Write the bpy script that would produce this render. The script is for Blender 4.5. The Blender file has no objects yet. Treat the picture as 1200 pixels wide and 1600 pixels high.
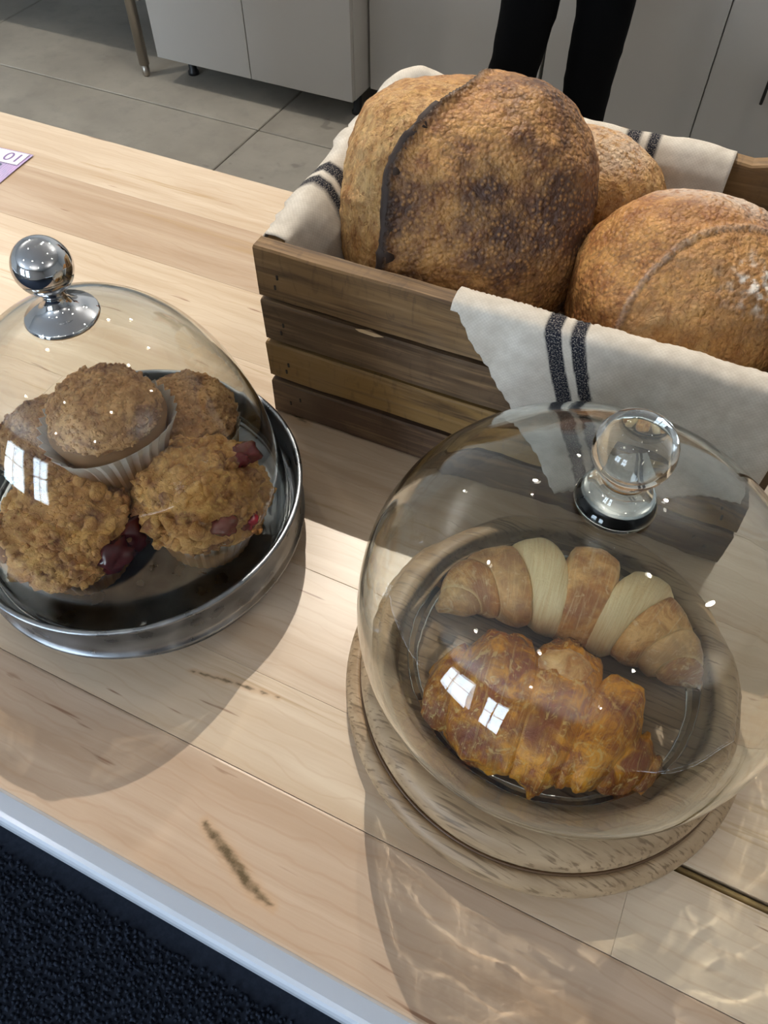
import bpy, bmesh, math, random
import numpy as np
from mathutils import Vector, Matrix, noise

# ------------------------------------------------------------------ camera, world, light
sc = bpy.context.scene
COL = sc.collection
RAD = math.radians
cam_d = bpy.data.cameras.new('camera')
cam_d.sensor_fit = 'VERTICAL'; cam_d.sensor_height = 24.0
cam_d.lens = 24.0 * 1205.0 / 1600.0
cam_d.clip_start = 0.01
cam = bpy.data.objects.new('camera', cam_d); COL.objects.link(cam)
cam.location = (0, 0, 0.55)
cam.rotation_euler = (RAD(90 - 53.5), 0, 0)
sc.camera = cam

world = bpy.data.worlds.new('sky'); sc.world = world
world.use_nodes = True
bg = world.node_tree.nodes['Background']
bg.inputs[0].default_value = (0.72, 0.84, 1.0, 1)
bg.inputs[1].default_value = 23.0

sc.view_settings.view_transform = 'Standard'
sc.view_settings.look = 'None'
sc.view_settings.gamma = 1.0
sc.view_settings.exposure = 0.0
sc.view_settings.use_curve_mapping = False
sc.cycles.transparent_max_bounces = 24

def spot(name, loc, target, watts, color, size=60, blend=0.6, radius=0.02):
    l = bpy.data.lights.new(name, 'SPOT')
    l.energy = watts; l.color = color; l.spot_size = RAD(size); l.spot_blend = blend
    l.shadow_soft_size = radius
    o = bpy.data.objects.new(name, l); COL.objects.link(o)
    o.location = loc
    o.rotation_euler = (Vector(target) - Vector(loc)).to_track_quat('-Z', 'Y').to_euler()
    return o

WARM = (1.0, 0.91, 0.79)
key = spot('track_spotlight', (-0.06, 1.40, 1.62), (-0.12, 0.72, 0), 92, WARM, 84, 0.9, 0.004)
key.data.cycles.is_caustics_light = True
DOWN = [(-1.75, 2.95, 62), (0.0, 2.05, 42), (1.4, 1.7, 24), (-1.0, 0.75, 3), (0.9, 0.55, 3), (2.0, 0.2, 8),
        (-1.9, -0.5, 5), (-0.55, -0.75, 3), (0.75, -0.95, 3), (-1.2, -2.0, 10), (0.3, -2.3, 10), (0.6, 2.8, 18)]
for x, y, w in DOWN:
    spot('ceiling_downlight', (x, y, 1.85), (x, y, -0.9), w, WARM, 150, 0.7, 0.035)

# added unseen uplights, bouncing fill light off the ceiling into the domes
for x, y, w in [(-2.2, 2.5, 62), (1.3, 2.2, 68), (-0.6, -2.6, 80), (2.6, -1.4, 60), (-3.4, -1.6, 55)]:
    spot('added_fill_uplight', (x, y, 1.15), (x, y, 2.0), w, (1.0, 0.95, 0.88), 165, 1.0, 0.05)

# ------------------------------------------------------------------ helpers
random.seed(7)
TH = RAD(-25.5)      # direction of counter, floor joints and cabinets
TC = RAD(-24.5)      # direction of the crate

def frame(theta, s, t, z=0.0):
    return Vector((s * math.cos(theta) - t * math.sin(theta), s * math.sin(theta) + t * math.cos(theta), z))

def tag(o, label=None, cat=None, group=None, kind=None):
    if label: o['label'] = label
    if cat: o['category'] = cat
    if group: o['group'] = group
    if kind: o['kind'] = kind
    return o

def empty(name, loc, rz=0.0, label=None, cat=None, group=None):
    o = bpy.data.objects.new(name, None); COL.objects.link(o)
    o.location = loc; o.rotation_euler = (0, 0, rz); o.empty_display_size = 0.02
    return tag(o, label, cat, group)

def mesh(name, verts, faces, mat=None, parent=None, smooth=True, attrs=None, uv=None):
    me = bpy.data.meshes.new(name)
    me.from_pydata([tuple(v) for v in verts], [], [tuple(f) for f in faces])
    if smooth:
        me.polygons.foreach_set('use_smooth', [True] * len(me.polygons))
    for k, vals in (attrs or {}).items():
        a = me.attributes.new(k, 'FLOAT', 'POINT')
        a.data.foreach_set('value', np.asarray(vals, dtype=np.float32))
    me.validate(); me.update()
    o = bpy.data.objects.new(name, me); COL.objects.link(o)
    if mat: me.materials.append(mat)
    if parent: o.parent = parent
    return o

def fix_normals(o):
    bm = bmesh.new(); bm.from_mesh(o.data)
    bmesh.ops.recalc_face_normals(bm, faces=bm.faces)
    bm.to_mesh(o.data); bm.free()
    return o

def grid_faces(nu, nv, wrap_u=False, wrap_v=False, off=0):
    """verts indexed u*nv+v"""
    fs = []
    for i in range(nu if wrap_u else nu - 1):
        for j in range(nv if wrap_v else nv - 1):
            a = off + i * nv + j; b = off + ((i + 1) % nu) * nv + j
            c = off + ((i + 1) % nu) * nv + (j + 1) % nv; d = off + i * nv + (j + 1) % nv
            fs.append((a, b, c, d))
    return fs

def lathe(name, prof, mat, parent, seg=96, closed=False, smooth=True):
    """prof: list of (r,z). Axis points (r=0) at either end are collapsed."""
    V, F = [], []
    n = len(prof)
    idx = []
    for r, z in prof:
        if r < 1e-6:
            idx.append([len(V)]); V.append((0, 0, z))
        else:
            idx.append(list(range(len(V), len(V) + seg)))
            for k in range(seg):
                a = 2 * math.pi * k / seg
                V.append((r * math.cos(a), r * math.sin(a), z))
    for i in range(n if closed else n - 1):
        A, B = idx[i], idx[(i + 1) % n]
        if len(A) == 1 and len(B) == 1: continue
        for k in range(seg):
            k2 = (k + 1) % seg
            if len(A) == 1: F.append((A[0], B[k2], B[k]))
            elif len(B) == 1: F.append((A[k], A[k2], B[0]))
            else: F.append((A[k], A[k2], B[k2], B[k]))
    return fix_normals(mesh(name, V, F, mat, parent, smooth))

def box(name, x0, x1, y0, y1, z0, z1, mat, parent=None, bev=0.0, seg=2, jitter=0.0):
    bm = bmesh.new()
    bmesh.ops.create_cube(bm, size=1.0)
    for v in bm.verts:
        v.co = Vector((x0 + (v.co.x + .5) * (x1 - x0), y0 + (v.co.y + .5) * (y1 - y0), z0 + (v.co.z + .5) * (z1 - z0)))
    if bev > 0:
        bmesh.ops.bevel(bm, geom=bm.edges[:], offset=bev, segments=seg, affect='EDGES', profile=0.6)
    me = bpy.data.meshes.new(name); bm.to_mesh(me); bm.free()
    if bev > 0 and seg > 1: pass
    o = bpy.data.objects.new(name, me); COL.objects.link(o)
    if mat: me.materials.append(mat)
    if parent: o.parent = parent
    return o

def tube(name, pts, rad, mat, parent=None, seg=10, cap=True):
    """pts list of Vector, rad scalar or list"""
    pts = [Vector(p) for p in pts]
    V, F = [], []
    n = len(pts)
    ref = Vector((0, 0, 1))
    for i, p in enumerate(pts):
        d = (pts[min(i + 1, n - 1)] - pts[max(i - 1, 0)]).normalized()
        up = ref if abs(d.z) < 0.95 else Vector((0, 1, 0))
        a = d.cross(up).normalized(); b = a.cross(d).normalized()
        r = rad[i] if isinstance(rad, (list, tuple)) else rad
        for k in range(seg):
            t = 2 * math.pi * k / seg
            V.append(p + a * math.cos(t) * r + b * math.sin(t) * r)
    F = grid_faces(n, seg, wrap_v=True)
    if cap:
        F.append(tuple(range(seg))); F.append(tuple(range((n - 1) * seg, n * seg)))
    return fix_normals(mesh(name, V, F, mat, parent))

def nz(p, s=1.0, o=3):
    return noise.fractal(Vector(p) * s, 1.0, 2.0, o, noise_basis='PERLIN_ORIGINAL')

def smooth01(a, b, x):
    if a == b: return 1.0 if x >= a else 0.0
    t = min(1.0, max(0.0, (x - a) / (b - a)))
    return t * t * (3 - 2 * t)

# ------------------------------------------------------------------ material helpers
class N:
    def __init__(self, name):
        self.m = bpy.data.materials.new(name); self.m.use_nodes = True
        self.t = self.m.node_tree; self.t.nodes.clear()
        self.out = self.n('ShaderNodeOutputMaterial')
    def n(self, ty, **kw):
        x = self.t.nodes.new(ty)
        for k, v in kw.items(): setattr(x, k, v)
        return x
    def l(self, a, b): self.t.links.new(a, b)
    def put(self, inp, v):
        if hasattr(v, 'is_linked') or isinstance(v, bpy.types.NodeSocket): self.l(v, inp)
        else:
            try: inp.default_value = v
            except Exception: inp.default_value = (*v, 1)
    def coord(self, kind='Object', scale=(1, 1, 1), rnd=0.0):
        tc = self.n('ShaderNodeTexCoord')
        mp = self.n('ShaderNodeMapping'); mp.inputs['Scale'].default_value = scale
        self.l(tc.outputs[kind], mp.inputs['Vector'])
        if rnd:
            oi = self.n('ShaderNodeObjectInfo')
            mu = self.math('MULTIPLY', oi.outputs['Random'], rnd)
            cb = self.n('ShaderNodeCombineXYZ')
            for i in range(3): self.l(mu, cb.inputs[i])
            self.l(cb.outputs[0], mp.inputs['Location'])
        return mp.outputs[0]
    def noise(self, vec, scale, detail=4, rough=0.55, dist=0.0):
        x = self.n('ShaderNodeTexNoise')
        self.l(vec, x.inputs['Vector'])
        x.inputs['Scale'].default_value = scale; x.inputs['Detail'].default_value = detail
        x.inputs['Roughness'].default_value = rough; x.inputs['Distortion'].default_value = dist
        return x.outputs['Fac']
    def voro(self, vec, scale, feature='F1', rnd=1.0):
        x = self.n('ShaderNodeTexVoronoi', feature=feature)
        self.l(vec, x.inputs['Vector']); x.inputs['Scale'].default_value = scale
        x.inputs['Randomness'].default_value = rnd
        return x.outputs['Distance']
    def math(self, op, a, b=0.0, clamp=False):
        x = self.n('ShaderNodeMath', operation=op, use_clamp=clamp)
        self.put(x.inputs[0], a); self.put(x.inputs[1], b)
        return x.outputs[0]
    def ramp(self, fac, stops, interp='LINEAR'):
        x = self.n('ShaderNodeValToRGB'); x.color_ramp.interpolation = interp
        e = x.color_ramp.elements
        while len(e) < len(stops): e.new(0.5)
        for i, (p, c) in enumerate(stops):
            e[i].position = p
            e[i].color = (c, c, c, 1) if isinstance(c, (int, float)) else (*c, 1)
        self.l(fac, x.inputs[0])
        return x.outputs[0]
    def mix(self, fac, a, b, mode='MIX'):
        x = self.n('ShaderNodeMix', data_type='RGBA', blend_type=mode)
        self.put(x.inputs[0], fac)
        for s, v in ((x.inputs[6], a), (x.inputs[7], b)):
            if isinstance(v, bpy.types.NodeSocket): self.l(v, s)
            else: s.default_value = (*v, 1)
        return x.outputs[2]
    def attr(self, name):
        x = self.n('ShaderNodeAttribute', attribute_name=name)
        return x.outputs['Fac']
    def bump(self, h, strength, dist=0.001, prev=None):
        x = self.n('ShaderNodeBump'); x.inputs['Strength'].default_value = strength
        x.inputs['Distance'].default_value = dist
        self.l(h, x.inputs['Height'])
        if prev: self.l(prev, x.inputs['Normal'])
        return x.outputs[0]
    def bsdf(self, color, rough=0.5, metal=0.0, normal=None, spec=0.5, **kw):
        x = self.n('ShaderNodeBsdfPrincipled')
        self.put(x.inputs['Base Color'], color if isinstance(color, bpy.types.NodeSocket) else (*color, 1))
        self.put(x.inputs['Roughness'], rough); x.inputs['Metallic'].default_value = metal
        x.inputs['Specular IOR Level'].default_value = spec
        if normal: self.l(normal, x.inputs['Normal'])
        for k, v in kw.items(): self.put(x.inputs[k.replace('_', ' ')], v)
        self.l(x.outputs[0], self.out.inputs[0])
        return x

def plain(name, color, rough=0.5, metal=0.0, **kw):
    k = N(name); k.bsdf(color, rough, metal, **kw); return k.m

M = {}
def m_maple():
    k = N('maple')
    c = k.coord('Object', (1, 1, 1), 13.7)
    st = k.coord('Object', (1.3, 20, 20), 13.7)
    st2 = k.coord('Object', (3.0, 110, 110), 5.3)
    cloud = k.noise(c, 4.0, 3)
    rings = k.noise(st, 1.4, 5, 0.6, 1.2)
    fine = k.noise(st2, 2.0, 3, 0.6)
    oi = k.n('ShaderNodeObjectInfo')
    pale = oi.outputs['Color']
    deep = k.mix(1.0, pale, (0.78, 0.70, 0.62), 'MULTIPLY')
    col = k.mix(k.ramp(rings, [(0.38, 0.0), (0.66, 0.9)]), pale, deep)
    w = k.n('ShaderNodeTexWave', wave_type='BANDS', bands_direction='Y')
    k.l(k.coord('Object', (0.55, 1, 1), 13.7), w.inputs[0]); w.inputs['Scale'].default_value = 30
    w.inputs['Distortion'].default_value = 9; w.inputs['Detail'].default_value = 3; w.inputs['Detail Scale'].default_value = 0.7
    col = k.mix(k.ramp(w.outputs['Fac'], [(0.0, 0.24), (0.10, 0.0)]), col, k.mix(1.0, pale, (0.74, 0.60, 0.48), 'MULTIPLY'))
    col = k.mix(k.ramp(fine, [(0.42, 0.0), (0.75, 0.16)]), col, (0.42, 0.27, 0.16))
    fl = k.noise(k.coord('Object', (13, 150, 150), 31.0), 1.0, 2, 0.5)
    col = k.mix(k.ramp(fl, [(0.715, 0.0), (0.76, 0.8)]), col, (0.20, 0.09, 0.045))
    sk = k.noise(k.coord('Object', (1.0, 24, 24), 71.0), 1.0, 4, 0.62, 0.8)
    col = k.mix(k.ramp(sk, [(0.635, 0.0), (0.66, 0.6), (0.68, 0.1), (0.73, 0.5)]), col, (0.38, 0.25, 0.115))
    # mineral streaks and knots that belong to single planks
    mk = k.math('MULTIPLY', k.attr('streak'), k.ramp(k.noise(k.coord('Object', (1, 1, 1)), 130, 4, 0.7), [(0.36, 0.55), (0.6, 1.0)]))
    col = k.mix(k.attr('stain'), col, (0.50, 0.32, 0.18))
    col = k.mix(mk, col, (0.115, 0.078, 0.036))
    nb = k.bump(fine, 0.06, 0.0006)
    k.bsdf(col, 0.32, 0, nb, 0.45)
    return k.m
def m_crate():
    k = N('weathered_brown_wood')
    c = k.coord('Object', (1, 1, 1), 9.1)
    st = k.coord('Object', (2.2, 34, 34), 9.1)
    st2 = k.coord('Object', (7, 160, 160), 3.1)
    oi = k.n('ShaderNodeObjectInfo')
    base = oi.outputs['Color']
    g = k.noise(st, 1.3, 5, 0.65, 1.2)
    col = k.mix(k.ramp(g, [(0.36, 0.85), (0.52, 0.0)]), base, (0.055, 0.031, 0.016))
    saw = k.noise(k.coord('Object', (90, 26, 26), 3.0), 1.0, 2, 0.5, 1.5)
    col = k.mix(k.ramp(saw, [(0.6, 0.0), (0.72, 0.35)]), col, (0.05, 0.03, 0.018))
    col = k.mix(k.ramp(k.noise(st2, 1.5, 3), [(0.5, 0.0), (0.72, 0.45)]), col, (0.34, 0.215, 0.105))
    col = k.mix(k.ramp(k.noise(c, 22, 4, 0.7), [(0.58, 0.0), (0.7, 0.45)]), col, (0.05, 0.03, 0.02))
    col = k.mix(k.ramp(k.noise(c, 9, 3), [(0.52, 0.0), (0.75, 0.35)]), col, (0.27, 0.20, 0.13))
    b = k.bump(g, 0.5, 0.0012); b = k.bump(k.noise(st2, 1.5, 3), 0.35, 0.0006, b)
    k.bsdf(col, 0.62, 0, b, 0.3)
    return k.m
def m_board():
    k = N('mango_wood')
    st = k.coord('Object', (4, 60, 60))
    st2 = k.coord('Object', (34, 520, 200))
    c = k.coord('Object')
    g = k.noise(st, 1.2, 4, 0.6, 0.7)
    p = k.noise(st2, 1.0, 2, 0.5)
    col = k.mix(k.ramp(g, [(0.35, 0.0), (0.65, 1.0)]), (0.40, 0.28, 0.165), (0.23, 0.145, 0.075))
    col = k.mix(k.ramp(k.noise(c, 9, 3), [(0.4, 0.0), (0.7, 0.6)]), col, (0.42, 0.315, 0.20))
    col = k.mix(k.ramp(p, [(0.54, 0.0), (0.66, 0.75)]), col, (0.13, 0.08, 0.04))
    b = k.bump(p, 0.25, 0.0006)
    k.bsdf(col, 0.48, 0, b, 0.4)
    return k.m
def m_galv(inside=False):
    k = N('galvanized_steel')
    c = k.coord('Object')
    v = k.voro(c, 46); n1 = k.noise(c, 30, 5, 0.65); n2 = k.noise(c, 7, 3)
    f = k.math('ADD', k.math('MULTIPLY', v, 0.45), k.math('MULTIPLY', n1, 0.6))
    col = k.ramp(f, [(0.3, (0.20, 0.215, 0.235)), (0.55, (0.31, 0.33, 0.355)), (0.8, (0.46, 0.48, 0.51))])
    ro = k.ramp(f, [(0.3, 0.22), (0.7, 0.42)])
    b = k.bump(n2, 0.15, 0.002)
    k.bsdf(col, ro, 1.0, b)
    return k.m
def m_solid_glass():
    k = N('solid_glass')
    g = k.n('ShaderNodeBsdfGlass'); g.inputs['IOR'].default_value = 1.48; g.inputs['Roughness'].default_value = 0.0
    g.inputs['Color'].default_value = (0.97, 0.98, 0.97, 1)
    k.l(g.outputs[0], k.out.inputs[0])
    return k.m
def m_pane():
    k = N('window_pane')
    tr = k.n('ShaderNodeBsdfTransparent'); tr.inputs[0].default_value = (0.95, 0.97, 0.97, 1)
    gl = k.n('ShaderNodeBsdfGlossy'); gl.inputs['Roughness'].default_value = 0.01
    lw = k.n('ShaderNodeLayerWeight')
    f = k.math('ADD', k.math('MULTIPLY', k.math('POWER', lw.outputs['Facing'], 5.0), 0.9), 0.06)
    mx = k.n('ShaderNodeMixShader'); k.l(f, mx.inputs[0]); k.l(tr.outputs[0], mx.inputs[1]); k.l(gl.outputs[0], mx.inputs[2])
    k.l(mx.outputs[0], k.out.inputs[0])
    return k.m
def m_crust(name, gold, brown, dark, mott=0.5, rough_fiber=False):
    k = N(name)
    c = k.coord('Object')
    big = k.noise(c, 13, 5, 0.65); mid = k.noise(c, 55, 5, 0.7)
    fine = k.noise(c, 260, 3, 0.6)
    vo = k.voro(c, 250); vo2 = k.voro(c, 480)
    col = k.mix(k.ramp(mid, [(0.38, 0.0), (0.62, 1.0)]), gold, brown)
    col = k.mix(k.math('MULTIPLY', k.ramp(big, [(0.40, 0.0), (0.58, 1.0)]), mott), col, dark)
    col = k.mix(k.ramp(vo, [(0.10, 0.50), (0.45, 0.0)]), col, (gold[0] * 1.18, gold[1] * 1.15, gold[2] * 1.1))
    col = k.mix(k.ramp(fine, [(0.52, 0.0), (0.7, 0.55)]), col, (brown[0] * .45, brown[1] * .4, brown[2] * .4))
    bl = k.attr('bloom')
    bc = k.mix(k.ramp(k.noise(k.coord('Object', (1, 1, 0.35)), 120, 4, 0.7), [(0.36, 0.0), (0.66, 1.0)]), (0.60, 0.345, 0.12), (0.30, 0.125, 0.035))
    bc = k.mix(k.ramp(mid, [(0.42, 0.0), (0.68, 0.55)]), bc, (0.66, 0.46, 0.22))
    bc = k.mix(k.ramp(k.noise(k.coord('Object', (1, 1, 0.5)), 95, 4, 0.7, 2.2), [(0.34, 0.75), (0.46, 0.0)]), bc, (0.20, 0.075, 0.022))
    col = k.mix(bl, col, bc)
    col = k.mix(k.attr('dark'), col, (0.030, 0.016, 0.010))
    fl = k.math('MULTIPLY', k.attr('flour'), k.ramp(k.noise(c, 150, 3, 0.7), [(0.36, 0.0), (0.50, 1.0)]))
    col = k.mix(fl, col, (0.78, 0.70, 0.60))
    h = k.math('SUBTRACT', k.math('MULTIPLY', mid, 0.30), k.math('MULTIPLY', vo, 0.8))
    b = k.bump(h, 0.75, 0.0028)
    curl = k.noise(k.coord('Object', (1, 1, 0.5)), 95, 4, 0.7, 2.2)
    b = k.bump(k.math('MULTIPLY', curl, k.math('ADD', k.math('MULTIPLY', bl, 0.9), 0.22)), 0.9, 0.0034, b)
    b = k.bump(k.math('SUBTRACT', fine, vo2), 0.45, 0.0012, b)
    k.bsdf(col, 0.5, 0, b, 0.35)
    return k.m
def m_linen():
    k = N('striped_linen')
    st = k.attr('stripe_coordinate')
    c = k.coord('Object')
    wv = k.n('ShaderNodeTexChecker'); 
    tw = k.attr('weave_s'); tz = k.attr('weave_w')
    cb = k.n('ShaderNodeCombineXYZ'); k.l(tw, cb.inputs[0]); k.l(tz, cb.inputs[1])
    k.l(cb.outputs[0], wv.inputs['Vector']); wv.inputs['Scale'].default_value = 640
    thread = k.noise(cb.outputs[0], 900, 2, 0.5)
    slub = k.noise(k.coord('Object', (1, 1, 1)), 90, 3, 0.6)
    col = k.mix(k.ramp(slub, [(0.35, 0.0), (0.7, 1.0)]), (0.50, 0.455, 0.39), (0.62, 0.575, 0.505))
    col = k.mix(k.math('MULTIPLY', wv.outputs['Fac'], 0.22), col, (0.40, 0.35, 0.29))
    sp = k.ramp(thread, [(0.50, 1.0), (0.66, 0.55)])
    col = k.mix(k.math('MULTIPLY', st, sp), col, (0.012, 0.013, 0.022))
    b = k.bump(wv.outputs['Fac'], 0.5, 0.0006)
    b = k.bump(slub, 0.25, 0.001, b)
    k.bsdf(col, 0.95, 0, b, 0.1)
    return k.m
def m_concrete():
    k = N('polished_concrete')
    c = k.coord('Object', (1, 1, 1), 4.0)
    a = k.noise(c, 2.2, 5, 0.6); b_ = k.noise(c, 14, 4, 0.65); d = k.noise(c, 5.5, 2)
    col = k.mix(k.ramp(a, [(0.35, 0.0), (0.65, 1.0)]), (0.33, 0.305, 0.26), (0.44, 0.41, 0.35))
    col = k.mix(k.ramp(b_, [(0.5, 0.0), (0.75, 0.35)]), col, (0.24, 0.225, 0.20))
    col = k.mix(k.ramp(k.noise(c, 9, 2), [(0.70, 0.0), (0.74, 0.5)]), col, (0.16, 0.15, 0.13))
    k.bsdf(col, k.ramp(d, [(0.3, 0.38), (0.7, 0.6)]), 0, None, 0.35)
    return k.m
def m_muffin(name, gold, brown, dark):
    k = N(name)
    c = k.coord('Object')
    n1 = k.noise(c, 60, 4, 0.65); n2 = k.noise(c, 34, 4, 0.65, 0.8); n3 = k.noise(c, 260, 3, 0.7)
    col = k.mix(k.ramp(n1, [(0.36, 0.0), (0.64, 1.0)]), gold, brown)
    col = k.mix(k.ramp(n2, [(0.48, 0.0), (0.62, 0.85)]), col, dark)
    col = k.mix(k.ramp(n3, [(0.55, 0.0), (0.7, 0.5)]), col, (min(.9, gold[0] * 1.3), gold[1] * 1.3, gold[2] * 1.25))
    b = k.bump(n1, 0.7, 0.004); b = k.bump(n3, 0.6, 0.0016, b)
    k.bsdf(col, 0.62, 0, b, 0.3)
    return k.m
def m_pastry(name, gold, brown, pale, gloss=0.3, patchy=False):
    k = N(name)
    c = k.coord('Object')
    st = k.n('ShaderNodeCombineXYZ')
    k.l(k.attr('along'), st.inputs[0]); k.l(k.attr('around'), st.inputs[1])
    ls = k.n('ShaderNodeMapping'); ls.inputs['Scale'].default_value = (150, 6, 1); k.l(st.outputs[0], ls.inputs[0])
    flake = k.noise(ls.outputs[0], 1.0, 5, 0.7, 0.6)
    n1 = k.noise(c, 60, 5, 0.7, 1.0); n2 = k.noise(c, 170, 4, 0.7, 0.6); n0 = k.noise(c, 26, 4, 0.6)
    col = k.mix(k.ramp(n1, [(0.40, 0.0), (0.60, 1.0)]), gold, brown)
    col = k.mix(k.ramp(n0, [(0.46, 0.0), (0.60, 0.85)]), col, (brown[0] * .55, brown[1] * .42, brown[2] * .45))
    if patchy:
        pm = k.ramp(k.noise(c, 85, 5, 0.65, 2.0), [(0.575, 0.0), (0.63, 1.0)])
        col = k.mix(k.attr('groove'), col, (1.0, 0.46, 0.02))
        col = k.mix(k.math('MULTIPLY', pm, 0.7), col, pale)
    if not patchy:
        col = k.mix(k.ramp(k.attr('groove'), [(0.15, 0.0), (0.42, 0.85), (0.60, 0.25)]), col, (pale[0] * .95, pale[1] * .85, pale[2] * .7))
    col = k.mix(k.ramp(n2, [(0.58, 0.0), (0.68, 0.5)]), col, pale)
    col = k.mix(k.math('MULTIPLY', k.ramp(flake, [(0.52, 0.0), (0.66, 1.0)]), 0.4), col, pale)
    col = k.mix(k.attr('pale'), col, k.mix(k.ramp(flake, [(0.35, 0.0), (0.65, 1.0)]), pale, (pale[0] * .86, pale[1] * .74, pale[2] * .58)))
    b = k.bump(flake, 0.5, 0.0014); b = k.bump(n2, 0.45, 0.0012, b); b = k.bump(n1, 0.5, 0.003, b)
    k.bsdf(col, gloss, 0, b, 0.5)
    return k.m

M['maple'] = m_maple(); M['crate'] = m_crate(); M['board'] = m_board(); M['galv'] = m_galv()
M['knob_glass'] = m_solid_glass(); M['glass'] = m_solid_glass(); M['pane'] = m_pane(); M['linen'] = m_linen(); M['concrete'] = m_concrete()
M['chrome'] = plain('chrome', (0.62, 0.63, 0.65), 0.04, 1.0)
M['steel'] = plain('brushed_steel', (0.42, 0.38, 0.33), 0.35, 1.0)
M['loaf_dark'] = m_crust('dark_blistered_crust', (0.50, 0.262, 0.086), (0.24, 0.098, 0.036), (0.060, 0.030, 0.022), 0.95)
M['loaf_gold'] = m_crust('golden_crust', (0.53, 0.268, 0.084), (0.28, 0.108, 0.033), (0.17, 0.066, 0.024), 0.7)
M['burnt'] = plain('burnt_crust', (0.035, 0.020, 0.014), 0.7)
M['muffin_brown'] = m_muffin('cinnamon_crumb', (0.80, 0.47, 0.21), (0.54, 0.27, 0.105), (0.26, 0.11, 0.055))
M['muffin_gold'] = m_muffin('golden_crumb', (0.86, 0.50, 0.175), (0.56, 0.25, 0.07), (0.26, 0.095, 0.05))
M['cake'] = plain('baked_batter', (0.30, 0.15, 0.055), 0.7)
M['berry'] = plain('cooked_berry', (0.20, 0.014, 0.024), 0.14)
M['berry_dark'] = plain('dark_berry_jam', (0.095, 0.010, 0.012), 0.16)
M['croissant'] = m_pastry('croissant_crust', (0.90, 0.53, 0.19), (0.62, 0.25, 0.055), (0.97, 0.80, 0.47), 0.34)
M['croissant_glazed'] = m_pastry('glazed_croissant_crust', (0.95, 0.40, 0.022), (0.42, 0.10, 0.012), (0.92, 0.60, 0.20), 0.18, True)

def m_liner():
    k = N('paper_liner')
    g = k.attr('grease')
    col = k.mix(g, (0.86, 0.81, 0.74), (0.52, 0.28, 0.11))
    d = k.n('ShaderNodeBsdfDiffuse'); k.l(col, d.inputs[0])
    t = k.n('ShaderNodeBsdfTranslucent'); k.l(col, t.inputs[0])
    mx = k.n('ShaderNodeMixShader'); mx.inputs[0].default_value = 0.35
    k.l(d.outputs[0], mx.inputs[1]); k.l(t.outputs[0], mx.inputs[2]); k.l(mx.outputs[0], k.out.inputs[0])
    return k.m
M['liner'] = m_liner()
M['white_laminate'] = plain('grey_white_laminate', (0.40, 0.385, 0.36), 0.3)
M['gap'] = plain('dark_gap', (0.02, 0.02, 0.02), 0.8)
M['black_plastic'] = plain('black_plastic', (0.012, 0.012, 0.013), 0.45)
M['black_cloth'] = plain('black_cloth', (0.0035, 0.0035, 0.004), 0.95, spec=0.1)
M['edge_trim'] = plain('white_metal_trim', (0.74, 0.81, 0.92), 0.25, 0.25)
M['counter_body'] = plain('dark_counter_body', (0.02, 0.025, 0.035), 0.6)
M['wall'] = plain('white_plaster', (0.74, 0.73, 0.71), 0.85)
M['ceiling'] = plain('grey_ceiling', (0.78, 0.78, 0.78), 0.9)

# ------------------------------------------------------------------ the room
ZF = -0.92
def structure(o): o['kind'] = 'structure'; return o

floor = structure(empty('floor', (0, 0, ZF)))
floor.rotation_euler = (0, 0, TH)
sub = box('floor_base', -6, 5, -5.2, 4.6, -0.06, -0.012, M['gap'], floor)
# slabs: saw-cut joints meet at s=-1.672,t=2.38 in the counter's frame
SL = 1.53
s0, t0 = -1.66, 2.385
for i in range(-3, 5):
    for j in range(-2, 2):
        a = s0 + i * SL; b = t0 + j * SL
        if b > 4.2: continue
        b0 = max(b, 0.10)
        if b0 >= b + SL: continue
        box('slab', a + 0.003, a + SL - 0.003, b0 + 0.003, min(b + SL, 4.6) - 0.003, -0.03, 0.0, M['concrete'], floor, 0.003, 1)

ROT = Matrix.Rotation(TH, 4, 'Z')
def room_box(name, s0, s1, t0, t1, z0, z1, mat):
    o = box(name, s0, s1, t0, t1, z0, z1, mat); o.rotation_euler = (0, 0, TH); return structure(o)
room_box('wall_back', -6, 5, 3.45, 3.6, ZF, 1.95, M['wall'])
room_box('wall_left', -6.1, -6.0, -4.5, 3.6, ZF, 1.95, M['wall'])
room_box('wall_right', 5.0, 5.1, -4.5, 3.6, ZF, 1.95, M['wall'])
room_box('ceiling', -6.1, 5.1, -4.6, 3.6, 1.95, 2.05, M['ceiling'])
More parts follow.
